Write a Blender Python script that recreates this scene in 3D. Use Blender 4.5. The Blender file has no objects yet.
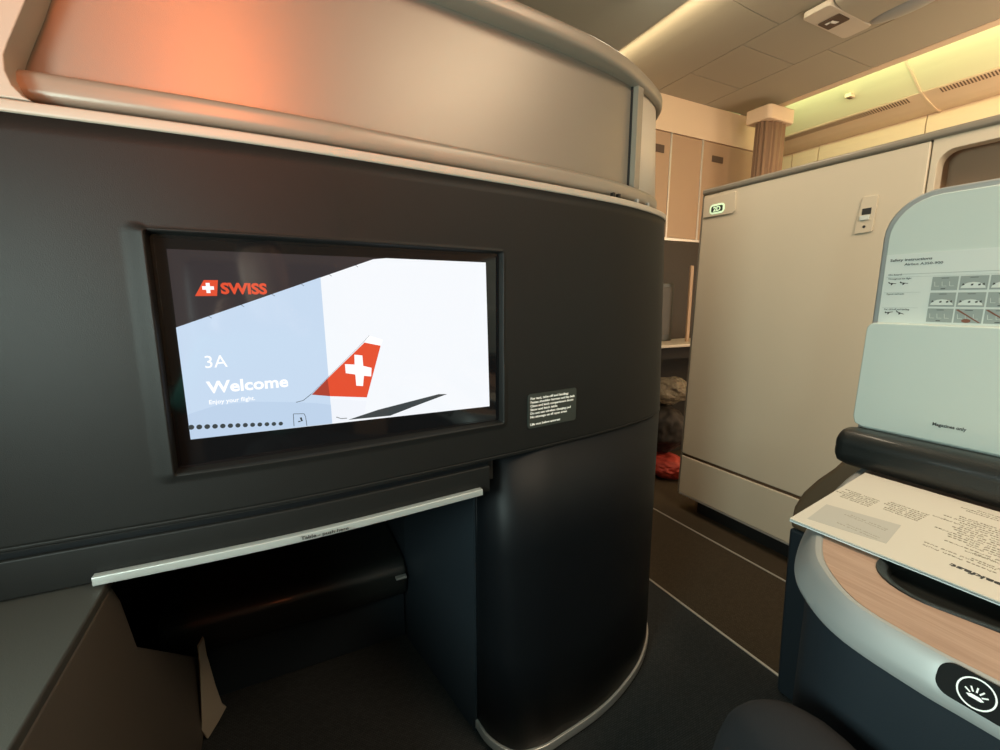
import bpy, bmesh, math, random
from mathutils import Vector, Matrix
S = bpy.context.scene
random.seed(4)
# ------------------------------------------------------------------ camera
f = 445.0; p = math.atan(75/445); psi = math.radians(26.5)
F = Vector((math.sin(psi)*math.cos(p), math.cos(psi)*math.cos(p), -math.sin(p)))
cam = bpy.data.objects.new('camera', bpy.data.cameras.new('camera')); S.collection.objects.link(cam)
cam.location = (0, 0, 1.0); cam.rotation_euler = F.to_track_quat('-Z', 'Y').to_euler()
cam.data.sensor_width = 36; cam.data.lens = f*36/1000; cam.data.clip_start = 0.02
S.camera = cam
# ------------------------------------------------------------------ world and exposure
w = bpy.data.worlds.new('world'); S.world = w; w.use_nodes = True
w.node_tree.nodes['Background'].inputs[0].default_value = (.75, .72, .66, 1)
w.node_tree.nodes['Background'].inputs[1].default_value = .25
S.view_settings.view_transform = 'Standard'; S.view_settings.look = 'None'
S.view_settings.gamma = 1; S.view_settings.use_curve_mapping = False; S.view_settings.exposure = 0.0
# ------------------------------------------------------------------ lights
def area(name, loc, d, sx, sy, col, e, spread=180):
    l = bpy.data.lights.new(name, 'AREA'); l.shape = 'RECTANGLE'; l.size = sx; l.size_y = sy
    l.color = col; l.energy = e; l.spread = math.radians(spread)
    o = bpy.data.objects.new(name, l); S.collection.objects.link(o); o.location = loc
    o.rotation_euler = Vector(d).to_track_quat('-Z', 'Y').to_euler(); return o
area('window_daylight', (-.56, .1, 1.0), (1, 0, .0), .34, .28, (.78, 1, .93), 12.5)
area('window_daylight', (-.56, -.75, 1.0), (1, .1, .15), .34, .28, (.78, 1, .93), 9)
area('far_side_fill', (3.74, .5, 1.45), (-1, 0, .45), .32, 3.0, (1, .84, .64), 32).rotation_euler = Vector((-1, 0, .45)).to_track_quat('-Z', 'Y').to_euler()  # unseen warm fill, added to brighten the ceiling and closets from the far side
area('aisle_ceiling_light', (1.25, -.2, 2.12), (.45, .25, -1), .30, 1.4, (1, .80, .58), 42)
area('aisle_ceiling_light', (2.6, -.1, 2.12), (.8, .2, -.45), .3, 1.4, (1, .66, .40), 42)
area('aisle_ceiling_light', (1.3, 1.3, 2.10), (.35, .2, -1), .12, .8, (1, .82, .60), 8)
area('orange_mood_light', (-.12, -1.1, 1.95), (.0, 1, -.16), .15, .75, (1, .20, .05), 3.8, 50)
area('cove_light', (2.975, .6, 2.25), (1, 0, -.12), 3.4, .05, (.82, 1, .52), 8).rotation_euler = Matrix(((0,0,-1),(1,0,0),(0,-1,0))).to_euler()
area('cove_light', (1.60, .4, 2.165), (1, 0, .25), 3.2, .03, (1, .8, .5), 5).rotation_euler = Matrix(((0,0,-1),(1,0,0),(0,-1,0))).to_euler()

# ------------------------------------------------------------------ materials
M = {}
def mat(n, col, rough=.5, metal=0, bump=0, bscale=400, var=0, vscale=5, emit=None, estr=0, coat=0, spec=.5, sheen=0):
    m = bpy.data.materials.new(n); m.use_nodes = True; nt = m.node_tree; b = nt.nodes['Principled BSDF']
    b.inputs['Base Color'].default_value = (*col, 1); b.inputs['Roughness'].default_value = rough
    b.inputs['Metallic'].default_value = metal; b.inputs['Specular IOR Level'].default_value = spec
    b.inputs['Coat Weight'].default_value = coat; b.inputs['Coat Roughness'].default_value = .05
    b.inputs['Sheen Weight'].default_value = sheen
    tc = nt.nodes.new('ShaderNodeTexCoord')
    if bump:
        no = nt.nodes.new('ShaderNodeTexNoise'); no.inputs['Scale'].default_value = bscale
        bp = nt.nodes.new('ShaderNodeBump'); bp.inputs['Strength'].default_value = bump; bp.inputs['Distance'].default_value = .001
        nt.links.new(tc.outputs['Object'], no.inputs['Vector']); nt.links.new(no.outputs[0], bp.inputs['Height'])
        nt.links.new(bp.outputs[0], b.inputs['Normal'])
    if var:
        n2 = nt.nodes.new('ShaderNodeTexNoise'); n2.inputs['Scale'].default_value = vscale
        mx = nt.nodes.new('ShaderNodeMix'); mx.data_type = 'RGBA'
        mx.inputs[6].default_value = (*[c*(1-var) for c in col], 1); mx.inputs[7].default_value = (*[min(1, c*(1+var)) for c in col], 1)
        nt.links.new(tc.outputs['Object'], n2.inputs['Vector']); nt.links.new(n2.outputs[0], mx.inputs[0]); nt.links.new(mx.outputs[2], b.inputs['Base Color'])
    if emit: b.inputs['Emission Color'].default_value = (*emit, 1); b.inputs['Emission Strength'].default_value = estr
    M[n] = m; return m
mat('shell_dark', (.0125, .0125, .0118), .50, spec=.22, bump=.25, bscale=900, var=.08, vscale=60)
mat('shell_lower', (.0045, .0058, .0075), .50, spec=.25, bump=.2, bscale=900, var=.08, vscale=60)
mat('navy_plastic', (.020, .027, .034), .45, bump=.2, bscale=700)
mat('black_plastic', (.012, .013, .012), .35, bump=.1)
mat('black_void', (.01, .009, .008), .8)
mat('satin_panel', (.27, .245, .205), .38, metal=.42, bump=.15, bscale=1200)
mat('champagne', (.29, .255, .205), .36, metal=.15, bump=.08, bscale=900)
mat('cream', (.62, .55, .45), .42, bump=.1, bscale=600)
mat('shell_cream', (.44, .39, .32), .42, bump=.1)
mat('cream_seat', (.68, .58, .44), .5, bump=.15, bscale=900)
mat('tan_laminate', (.46, .31, .20), .5, bump=.15, bscale=700)
mat('brown_void', (.032, .023, .015), .6)
mat('tan_dark', (.10, .065, .045), .6)
mat('ceiling_grey', (.40, .36, .28), .6, bump=.1)
mat('ceiling_left', (.42, .44, .38), .6)
mat('cove_panel', (.80, .74, .50), .5)
mat('bin_cream', (.80, .62, .44), .5)
mat('seam_brown', (.16, .09, .05), .6)
mat('silver', (.40, .41, .40), .46, metal=.35, spec=.35, bump=.05, bscale=1500)
mat('silver_trim', (.62, .60, .56), .3, metal=.6)
mat('board_grey', (.58, .64, .59), .5, bump=.1, bscale=900)
mat('card_white', (.66, .70, .66), .5)
mat('pic_grey', (.30, .34, .32), .5)
mat('ink', (.03, .03, .03), .6)
mat('ink_red', (.20, .07, .04), .6)
mat('label_grey', (.038, .044, .038), .4)
mat('white_print', (.95, .95, .92), .5, emit=(.8, .8, .75), estr=0.0)
mat('leather', (.013, .015, .014), .42, bump=.5, bscale=500, coat=.15)
mat('paper', (.60, .565, .49), .7, bump=.1, bscale=300)
mat('paper_edge', (.70, .74, .74), .6)
mat('box_print', (.45, .44, .40), .7)
mat('text_print', (.30, .27, .21), .7)
mat('glass_black', (.006, .006, .007), .06, spec=.6)
mat('screen_dark', (.008, .007, .008), .06, emit=(.09, .075, .08), estr=.34, spec=.6)
mat('screen_sky', (.01, .01, .01), .08, emit=(.93, .96, 1), estr=.98)
mat('screen_blue', (.01, .01, .01), .08, emit=(.60, .74, .92), estr=.95)
mat('screen_body', (.01, .01, .01), .08, emit=(.88, .91, .97), estr=1.0)
mat('screen_body_blue', (.01, .01, .01), .08, emit=(.54, .68, .87), estr=.95)
mat('screen_red', (.01, .01, .01), .08, emit=(.78, .075, .025), estr=1)
mat('screen_red_dark', (.01, .01, .01), .08, emit=(.42, .05, .025), estr=1)
mat('screen_white', (.01, .01, .01), .1, emit=(1, 1, 1), estr=1.05)
mat('screen_soft', (.01, .01, .01), .1, emit=(.83, .90, 1), estr=1.0)
mat('screen_ink', (.01, .01, .01), .1, emit=(.04, .05, .055), estr=1)
mat('pill_lit', (.5, .6, .4), .5, emit=(.75, 1, .60), estr=.7)
mat('teal_shirt', (.02, .16, .13), .8, bump=.4, bscale=60)
mat('trousers', (.010, .010, .012), .95, bump=.3, bscale=500)
mat('skin', (.55, .33, .24), .5)
mat('hair', (.05, .03, .02), .7)
mat('red_fabric', (.42, .045, .030), .6, bump=.6, bscale=60)
mat('dark_fabric', (.022, .017, .014), .7, bump=.6, bscale=50)
mat('strap_cream', (.45, .37, .28), .6)
mat('console_taupe', (.11, .088, .070), .5, bump=.2, bscale=800)
mat('console_top', (.060, .056, .048), .5, bump=.2, bscale=800)
mat('button_black', (.012, .013, .013), .8, spec=.1)
mat('silver_bar', (.50, .52, .50), .35, metal=.3)
mat('brown_shoulder', (.15, .095, .055), .4, bump=.1)
# wood
def wood(n, a, b_):
    m = bpy.data.materials.new(n); m.use_nodes = True; nt = m.node_tree; b = nt.nodes['Principled BSDF']; b.inputs['Roughness'].default_value = .45
    tc = nt.nodes.new('ShaderNodeTexCoord'); mp = nt.nodes.new('ShaderNodeMapping'); mp.inputs['Scale'].default_value = (160, 7, 10); mp.inputs['Rotation'].default_value = (0, 0, .12)
    no = nt.nodes.new('ShaderNodeTexNoise'); no.inputs['Scale'].default_value = 1; no.inputs['Detail'].default_value = 6; no.inputs['Roughness'].default_value = .7
    cr = nt.nodes.new('ShaderNodeValToRGB'); cr.color_ramp.elements[0].position = .3; cr.color_ramp.elements[0].color = (*a, 1); cr.color_ramp.elements[1].position = .7; cr.color_ramp.elements[1].color = (*b_, 1)
    nt.links.new(tc.outputs['Object'], mp.inputs[0]); nt.links.new(mp.outputs[0], no.inputs['Vector']); nt.links.new(no.outputs[0], cr.inputs[0]); nt.links.new(cr.outputs[0], b.inputs['Base Color']); M[n] = m
wood('oak', (.33, .205, .145), (.47, .32, .235))
# carpet
def carpet(n, a, b_, sc):
    m = bpy.data.materials.new(n); m.use_nodes = True; nt = m.node_tree; b = nt.nodes['Principled BSDF']; b.inputs['Roughness'].default_value = .95; b.inputs['Specular IOR Level'].default_value = .1
    tc = nt.nodes.new('ShaderNodeTexCoord'); br = nt.nodes.new('ShaderNodeTexBrick'); br.inputs['Scale'].default_value = sc; br.inputs['Color1'].default_value = (*a, 1); br.inputs['Color2'].default_value = (*b_, 1)
    br.inputs['Mortar'].default_value = (*[c*.45 for c in a], 1); br.inputs['Mortar Size'].default_value = .02
    no = nt.nodes.new('ShaderNodeTexNoise'); no.inputs['Scale'].default_value = 700; bp = nt.nodes.new('ShaderNodeBump'); bp.inputs['Distance'].default_value = .002; bp.inputs['Strength'].default_value = .8
    nt.links.new(tc.outputs['Object'], br.inputs['Vector']); nt.links.new(tc.outputs['Object'], no.inputs['Vector']); nt.links.new(br.outputs[0], b.inputs['Base Color']); nt.links.new(no.outputs[0], bp.inputs['Height']); nt.links.new(bp.outputs[0], b.inputs['Normal']); M[n] = m
carpet('carpet_aisle', (.060, .045, .029), (.075, .056, .036), 55)
carpet('carpet_seat', (.036, .037, .036), (.046, .047, .046), 55)
# curtain
m = mat('curtain', (.30, .19, .12), .8, bump=.3, bscale=300)
# crinkled film
def film():
    m = bpy.data.materials.new('plastic_film'); m.use_nodes = True; nt = m.node_tree; b = nt.nodes['Principled BSDF']
    b.inputs['Base Color'].default_value = (.45, .39, .30, 1); b.inputs['Roughness'].default_value = .10; b.inputs['Transmission Weight'].default_value = .55; b.inputs['IOR'].default_value = 1.2
    tc = nt.nodes.new('ShaderNodeTexCoord'); no = nt.nodes.new('ShaderNodeTexNoise'); no.inputs['Scale'].default_value = 22; no.inputs['Distortion'].default_value = 1.5
    bp = nt.nodes.new('ShaderNodeBump'); bp.inputs['Distance'].default_value = .02; bp.inputs['Strength'].default_value = 1
    nt.links.new(tc.outputs['Object'], no.inputs['Vector']); nt.links.new(no.outputs[0], bp.inputs['Height']); nt.links.new(bp.outputs[0], b.inputs['Normal']); M['plastic_film'] = m
film()

# ------------------------------------------------------------------ helpers
def mk(name, V, Fc, m, parent=None, smooth=False, bevel=0, mats=None, idx=None, seg=3):
    me = bpy.data.meshes.new(name); me.from_pydata([tuple(v) for v in V], [], Fc)
    bm = bmesh.new(); bm.from_mesh(me)
    bmesh.ops.remove_doubles(bm, verts=bm.verts, dist=1e-6)
    if mats is None:
        bmesh.ops.recalc_face_normals(bm, faces=bm.faces)
    bm.to_mesh(me); bm.free()
    for q in (mats or [m]): me.materials.append(M[q])
    if idx:
        for i, k in enumerate(idx):
            if i < len(me.polygons): me.polygons[i].material_index = k
    if smooth:
        for q in me.polygons: q.use_smooth = True
    o = bpy.data.objects.new(name, me); S.collection.objects.link(o)
    if parent:
        o.parent = parent; o.matrix_parent_inverse = Matrix.Identity(4)
        pl_ = parent.location if parent.type == 'EMPTY' else None
        if pl_ is not None and 'abs' in parent.keys():
            o.matrix_parent_inverse = Matrix.Translation(-Vector(parent.location))
    if bevel:
        b = o.modifiers.new('bevel', 'BEVEL'); b.width = bevel; b.segments = seg; b.limit_method = 'ANGLE'; b.angle_limit = math.radians(35)
        for q in me.polygons: q.use_smooth = True
        n = o.modifiers.new('wn', 'WEIGHTED_NORMAL'); n.keep_sharp = False
    return o
def tag(o, label=None, cat=None, group=None, kind=None):
    if label: o['label'] = label
    if cat: o['category'] = cat
    if group: o['group'] = group
    if kind: o['kind'] = kind
    return o
def thing(name, label, cat, loc=(0, 0, 0), group=None):
    o = bpy.data.objects.new(name, None); S.collection.objects.link(o); o.location = loc; o.empty_display_size = .05
    tag(o, label, cat, group); o['abs'] = 1      # children are written in world metres
    return o
def boxm(x0, x1, y0, y1, z0, z1):
    V = [(x, y, z) for x in (x0, x1) for y in (y0, y1) for z in (z0, z1)]
    return V, [(0, 1, 3, 2), (4, 6, 7, 5), (0, 4, 5, 1), (2, 3, 7, 6), (0, 2, 6, 4), (1, 5, 7, 3)]
def box(name, b, m, parent=None, bevel=0): return mk(name, *boxm(*b), m, parent, bevel=bevel)
def prism(name, pts, a0, a1, m, parent=None, axis='z', bevel=0, smooth=False):
    """closed outline pts extruded along an axis"""
    def P(q, a):
        return (q[0], q[1], a) if axis == 'z' else ((a, q[0], q[1]) if axis == 'x' else (q[0], a, q[1]))
    n = len(pts); V = [P(q, a0) for q in pts]+[P(q, a1) for q in pts]
    Fc = [tuple(range(n)), tuple(range(2*n-1, n-1, -1))]+[(i, (i+1) % n, n+(i+1) % n, n+i) for i in range(n)]
    return mk(name, V, Fc, m, parent, bevel=bevel)
def rrect(x0, x1, y0, y1, r, k=6):
    out = []
    for cx, cy, a in ((x1-r, y1-r, 0), (x0+r, y1-r, 90), (x0+r, y0+r, 180), (x1-r, y0+r, 270)):
        for i in range(k+1):
            t = math.radians(a+90*i/k); out.append((cx+r*math.cos(t), cy+r*math.sin(t)))
    return out
def smoothpath(P, n=8):
    P = [Vector(q) for q in P]; out = []
    for i in range(len(P)-1):
        a = P[max(i-1, 0)]; b = P[i]; c = P[i+1]; d = P[min(i+2, len(P)-1)]
        for k in range(n):
            t = k/n; out.append(.5*((2*b)+(c-a)*t+(2*a-5*b+4*c-d)*t*t+(3*b-a-3*c+d)*t**3))
    out.append(P[-1]); return out
def offs(path, o):
    """offset a plan path to its left side"""
    out = []
    for i, q in enumerate(path):
        t = (path[min(i+1, len(path)-1)]-path[max(i-1, 0)]).normalized(); out.append(q+Vector((-t.y, t.x))*o)
    return out
def sweep(name, path, prof, m, parent=None, closed=True, smooth=True, fac=None):
    """plan path (2-D) and a closed profile of (offset to the left, z)"""
    V = []; Fc = []; k = len(prof); n = len(path)
    cols = [offs(path, o) for o, z in prof]
    for i in range(n):
        for j, (o, z) in enumerate(prof):
            q = path[i].lerp(cols[j][i], fac[i]) if fac else cols[j][i]; V.append((q.x, q.y, z))
    for i in range(n-1):
        for j in range(k if closed else k-1):
            j2 = (j+1) % k; Fc.append((i*k+j, i*k+j2, (i+1)*k+j2, (i+1)*k+j))
    if closed: Fc += [tuple(range(k)), tuple(range((n-1)*k, n*k))]
    o = mk(name, V, Fc, m, parent, smooth=smooth)
    if smooth and closed:
        e = o.modifiers.new('es', 'EDGE_SPLIT'); e.split_angle = math.radians(38)
    return o
def rrprof(o0, o1, z0, z1, r, k=4): return rrect(o0, o1, z0, z1, r, k)
def text(name, s, size, m, parent, origin, dx, dy, align='LEFT', bold=0, width=None, depth=.0002):
    """lettering as a thin mesh: dx = writing direction, dy = up direction"""
    c = bpy.data.curves.new(name, 'FONT'); c.body = s; c.size = size; c.align_x = align; c.offset = bold; c.extrude = depth; c.resolution_u = 3
    t = bpy.data.objects.new(name, c); S.collection.objects.link(t)
    dg = bpy.context.evaluated_depsgraph_get(); me = bpy.data.meshes.new_from_object(t.evaluated_get(dg))
    bpy.data.objects.remove(t); bpy.data.curves.remove(c)
    xs = [v.co.x for v in me.vertices]; sc = 1
    if width: sc = width/(max(xs)-min(xs))
    dx = Vector(dx).normalized(); dy = Vector(dy).normalized(); n = dx.cross(dy); O = Vector(origin)
    for v in me.vertices: v.co = O+dx*v.co.x*sc+dy*v.co.y+n*v.co.z
    me.materials.clear(); me.materials.append(M[m])
    o = bpy.data.objects.new(name, me); S.collection.objects.link(o)
    if parent: o.parent = parent; o.matrix_parent_inverse = Matrix.Translation(-Vector(parent.location)) if 'abs' in parent.keys() else Matrix.Identity(4)
    return o
def poly(name, pts3, m, parent, n, th=.0003):
    """thin flat print of given outline, th thick along n"""
    n = Vector(n).normalized()*th; k = len(pts3); V = [Vector(q) for q in pts3]+[Vector(q)+n for q in pts3]
    return mk(name, V, [tuple(range(k)), tuple(range(2*k-1, k-1, -1))]+[(i, (i+1) % k, k+(i+1) % k, k+i) for i in range(k)], m, parent)
def many(name, polys, m, parent, n, th=.0003):
    """several thin flat prints as one pattern mesh"""
    V = []; Fc = []; n = Vector(n).normalized()*th
    for pts in polys:
        b = len(V); k = len(pts); V += [Vector(q) for q in pts]+[Vector(q)+n for q in pts]
        Fc += [tuple(b+i for i in range(k)), tuple(b+i for i in range(2*k-1, k-1, -1))]+[(b+i, b+(i+1) % k, b+k+(i+1) % k, b+k+i) for i in range(k)]
    return mk(name, V, Fc, m, parent)
def lump(name, loc, r, m, parent=None, seed=0, amp=.18, fr=3.0, flat=None, sub=5):
    from mathutils import noise
    bm = bmesh.new(); bmesh.ops.create_icosphere(bm, subdivisions=sub, radius=1)
    for v in bm.verts:
        d = v.co.normalized(); h = noise.noise(d*fr+Vector((seed, 0, 0)))*amp+noise.noise(d*fr*2.7+Vector((0, seed, 0)))*amp*.5
        h -= .7*abs(noise.noise(d*fr*1.3+Vector((seed, seed, 3))))*amp*.8
        q = d*(1+h); q = Vector((q.x*r[0], q.y*r[1], q.z*r[2]))
        if flat is not None and q.z < flat: q.z = flat+(q.z-flat)*.05
        v.co = q+Vector(loc)
    me = bpy.data.meshes.new(name); bm.to_mesh(me); bm.free(); me.materials.append(M[m])
    for q in me.polygons: q.use_smooth = True
    o = bpy.data.objects.new(name, me); S.collection.objects.link(o)
    if parent: o.parent = parent; o.matrix_parent_inverse = Matrix.Translation(-Vector(parent.location))
    return o

# ================================================================== the setting
box('floor', (-.62, 1.14, -1.8, 4.2, -.04, 0), 'carpet_seat')['kind'] = 'structure'
box('floor', (1.14, 5.0, -1.8, 4.2, -.04, 0), 'carpet_aisle')['kind'] = 'structure'
for x in (1.14, 1.57):
    box('trim_1' if x < 1.2 else 'trim_2', (x-.004, x+.004, -1.8, 2.05, .0, .003), 'silver_trim', bevel=.001)['kind'] = 'structure'
box('wall_back', (-.62, 5.0, -1.9, -1.8, 0, 2.6), 'tan_laminate')['kind'] = 'structure'
# left cabin side with two window openings
def wall_left():
    ys = [-1.8, -.92, -.58, -.07, .27, 4.2]; zs = [0, .86, 1.14, 2.3]; V = []; Fc = []
    for i in range(5):
        for j in range(3):
            if j == 1 and i in (1, 3): continue
            a, b_ = boxm(-.66, -.62, ys[i], ys[i+1], zs[j], zs[j+1]); k = len(V); V += a; Fc += [tuple(q+k for q in t) for t in b_]
    return mk('wall_left', V, Fc, 'cream')
wall_left()['kind'] = 'structure'
for n, yc in ((1, .1), (2, -.75)):
    o = prism('window_%d' % n, rrect(yc-.17, yc+.17, .86, 1.14, .06), -.655, -.64, 'card_white', axis='x'); o['kind'] = 'structure'
# ceiling: lower slab on the left, panelled centre, cove on the right
prism('ceiling', [(-.62, 2.14), (1.50, 2.14), (1.514, 2.142), (1.518, 2.155), (1.50, 2.165), (-.62, 2.165)], -1.8, 4.2, 'ceiling_left', axis='y')['kind'] = 'structure'
def cpanel(x0, x1, y0, y1, zf=lambda x: 2.18):
    g = .0022; V = []; xs = [x0+g+(x1-x0-2*g)*i/6 for i in range(7)]
    pts = [(x, zf(x)) for x in xs]+[(x, zf(x)+.02) for x in reversed(xs)]
    o = prism('ceiling', pts, y0+g, y1-g, 'ceiling_grey', axis='y'); o['kind'] = 'structure'; return o
zl = lambda x: 2.18+.05*max(0, (2.05-x)/.6)**2
for y0, y1 in ((-1.8, .6), (.6, 1.39), (1.39, 2.1)): cpanel(1.42, 2.05, y0, y1, zl)
for y0, y1 in ((-1.8, .55), (.55, 1.565), (1.565, 1.86), (1.86, 2.1)): cpanel(2.05, 2.45, y0, y1)
zr = lambda x: 2.18+.006*math.sin((x-2.45)*3)
for y0, y1 in ((-1.8, .4), (.4, 1.41), (1.41, 2.1)): cpanel(2.45, 2.86, y0, y1, zr)
box('ceiling', (1.40, 2.90, -1.8, 2.1, 2.25, 2.27), 'seam_brown')['kind'] = 'structure'
# lip of the cove
prism('trim_3', [(2.862, 2.184), (2.90, 2.178), (2.925, 2.186), (2.935, 2.20), (2.935, 2.215), (2.862, 2.215)], -1.8, 2.6, 'bin_cream', axis='y')['kind'] = 'structure'
# glowing side panel above the bins
PF = [(2.935, 2.36), (3.05, 2.345), (3.16, 2.30), (3.27, 2.243), (3.39, 2.172)]
def strip(name, PF, y0, y1, m, th=.015):
    pts = PF+[(x+.3*th, z+th) for x, z in reversed(PF)]
    o = prism(name, pts, y0, y1, m, axis='y'); return o
for y0, y1 in ((-1.8, .40), (.404, 1.409), (1.413, 3.0)):
    strip('ceiling', PF, y0, y1, 'cove_panel')['kind'] = 'structure'
    strip('ceiling', [(3.392, 2.168), (3.47, 2.148), (3.54, 2.13), (3.60, 2.119), (3.66, 2.118)], y0, y1, 'bin_cream')['kind'] = 'structure'
box('trim_4', (3.384, 3.398, -1.8, 3.0, 2.176, 2.19), 'seam_brown')['kind'] = 'structure'
strip('trim_5', [(a, b+.016) for a, b in PF[1:]]+[(3.47, 2.166), (3.60, 2.138), (3.66, 2.135)], .396, .408, 'seam_brown')['kind'] = 'structure'
strip('trim_6', [(a+.004, b-.006) for a, b in PF[1:]]+[(3.47, 2.141), (3.60, 2.112), (3.655, 2.11)], 1.407, 1.417, 'bin_cream')['kind'] = 'structure'
# vents: two slotted grilles, a small latch
def vent(y0, y1, label):
    t = thing('ceiling_vent', label, 'vent', (3.43, (y0+y1)/2, 2.157))
    zf = lambda x: 2.168-(x-3.392)*.256
    box_ = []; n = int((y1-y0)/.0135)
    poly('frame', [(3.40, y0, zf(3.40)-.0007), (3.448, y0, zf(3.448)-.0007), (3.448, y1, zf(3.448)-.0007), (3.40, y1, zf(3.40)-.0007)], 'bin_cream', t, (0, 0, -1), .001)
    for i in range(n):
        y = y0+.004+i*(y1-y0-.008)/n; box_.append([(x_, y_, zf(x_)-.0022) for x_, y_ in ((3.402, y), (3.446, y), (3.446, y+.0065), (3.402, y+.0065))])
    many('slots', box_, 'seam_brown', t, (0, 0, -1), .0006)
vent(1.475, 2.35, 'long slotted air vent along the cove beside the curtain')
vent(.45, 1.345, 'slotted air vent in the cove panel at the upper right edge')
t = thing('panel_latch', 'small rectangular latch set in the glowing cove panel', 'latch', (3.26, 1.70, 2.25))
box('latch_plate', (3.235, 3.285, 1.695, 1.730, 2.228, 2.250), 'bin_cream', t, .003)
box('latch_slot', (3.245, 3.280, 1.705, 1.722, 2.2255, 2.2285), 'seam_brown', t)
# overhead bins on the far side
for i, (y0, y1) in enumerate(((-.6, 1.468), (1.474, 2.08), (2.086, 2.27), (2.276, 2.95))):
    t = thing('overhead_bin', ['long cream overhead bin nearest the right edge of the view', 'cream overhead bin between the two bin seams, left of the longest one', 'narrow cream overhead bin section close to the curtain', 'cream overhead bin section half hidden by the curtain'][i], 'overhead bin', (3.66, (y0+y1)/2, 1.9), 'overhead bins on the far side')
    prism('bin_body', [(3.652, 2.006), (3.650, 2.06), (3.656, 2.117), (3.70, 2.117), (4.28, 2.117), (4.28, 1.70), (3.70, 1.70), (3.668, 1.997), (3.672, 2.0035)], y0, y1, 'bin_cream', t, axis='y')
    prism('bin_lip', [(3.648, 1.998), (3.660, 2.0), (3.70, 1.72), (3.69, 1.71), (3.655, 1.90)], y0, y1, 'bin_cream', t, axis='y', bevel=.001)
box('wall_right', (4.3, 4.36, -1.8, 4.2, 0, 2.6), 'cream')['kind'] = 'structure'
box('wall_right', (3.80, 3.84, -1.8, 4.2, 0, 1.72), 'bin_cream')['kind'] = 'structure'
box('wall_front', (-.62, 4.3, 4.1, 4.2, 0, 2.6), 'tan_laminate')['kind'] = 'structure'

# ================================================================== forward closets (bulkhead)
t = thing('galley_closet', 'tan laminate closet wall with metal strips ahead of the divider panel', 'closet', (2.3, 2.1, 1.37))
box('carcass', (1.50, 3.06, 2.112, 2.70, 1.37, 2.18), 'tan_laminate', t)
box('fascia', (1.50, 3.06, 2.096, 2.112, 1.985, 2.18), 'bin_cream', t)
for x0, x1 in ((1.50, 2.186), (2.196, 2.456), (2.466, 3.05)):
    d = box('door', (x0, x1, 2.100, 2.112, 1.384, 1.98), 'tan_laminate', t, .002)
for x in (2.191, 2.461):
    box('edge_strip', (x-.006, x+.006, 2.095, 2.112, 1.38, 1.985), 'silver_trim', t, .001)
box('bottom_rail', (1.50, 3.05, 2.090, 2.112, 1.365, 1.381), 'silver_trim', t, .001)
for x0, x1, z0, z1 in ((2.06, 2.135, 1.862, 1.905), (2.552, 2.652, 1.868, 1.905)):
    l = box('latch', (x0, x1, 2.094, 2.101, z0, z1), 'tan_dark', t, .002)
# curtain with header
t = thing('curtain', 'brown pleated curtain gathered under a cream header near the ceiling', 'curtain', (2.79, 1.88, 1.2))
V = []; Fc = []; n = 120
for k, z in enumerate((1.0, 1.2, 1.7, 2.075)):
    for i in range(n):
        a = i/n*2*math.pi; r = 1+.10*math.sin(a*17+k*.3)*(1-.25*(z > 2))+.05*math.sin(a*29)
        V.append((2.81+(.108+.012*(z < 1.2))*math.cos(a)*r, 1.90+.055*math.sin(a)*r, z))
for k in range(3):
    for i in range(n): Fc.append((k*n+i, k*n+(i+1) % n, (k+1)*n+(i+1) % n, (k+1)*n+i))
Fc += [tuple(range(n)), tuple(range(3*n, 4*n))]
mk('drape', V, Fc, 'curtain', t, smooth=True)
prism('header', [(2.68, 1.84), (2.70, 1.825), (2.91, 1.825), (2.93, 1.85), (2.93, 1.96), (2.68, 1.98)], 2.060, 2.14, 'bin_cream', t, bevel=.008)
# ceiling passenger service unit
t = thing('ceiling_service_unit', 'ceiling service unit with a small lit sign and grey lens', 'ceiling unit', (2.21, 1.2, 2.18))
prism('housing', [(2.06, 2.178), (2.075, 2.158), (2.14, 2.145), (2.28, 2.145), (2.36, 2.158), (2.375, 2.178)], .80, 1.185, 'ceiling_grey', t, axis='y', bevel=.008)
prism('sign_plate', rrect(2.055, 2.375, 1.19, 1.30, .02), 2.155, 2.178, 'cream', t, bevel=.004)
prism('sign_window', rrect(2.15, 2.228, 1.205, 1.287, .004), 2.151, 2.156, 'tan_dark', t)
many('sign_symbol', [[(2.17, 1.24, 2.1505), (2.205, 1.232, 2.1505), (2.205, 1.247, 2.1505), (2.17, 1.258, 2.1505)], [(2.168, 1.25, 2.1505), (2.182, 1.25, 2.1505), (2.182, 1.27, 2.1505), (2.168, 1.27, 2.1505)]], 'white_print', t, (0, 0, -1))
bm = bmesh.new(); bmesh.ops.create_uvsphere(bm, u_segments=32, v_segments=16, radius=1)
for v in bm.verts: v.co = Vector((2.335+v.co.x*.05, 1.05+v.co.y*.13, 2.150+v.co.z*.016))
me = bpy.data.meshes.new('lens'); bm.to_mesh(me); bm.free(); me.materials.append(M['silver']); [setattr(q, 'use_smooth', True) for q in me.polygons]
o = bpy.data.objects.new('lens', me); S.collection.objects.link(o); o.parent = t; o.matrix_parent_inverse = Matrix.Translation(-Vector(t.location))

# ================================================================== front shell with the screen
PC = smoothpath([(-.62, .700), (-.26, .687), (0, .683), (.26, .704), (.509, .732), (.705, .770), (.86, .835), (.935, .915), (.963, 1.0), (.970, 1.13), (.970, 1.55)], 10)
shell = thing('seat_shell', 'tall dark curved seat shell holding the screen, with a frosted panel on top', 'seat shell', (.2, 1.0, 0))
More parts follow.
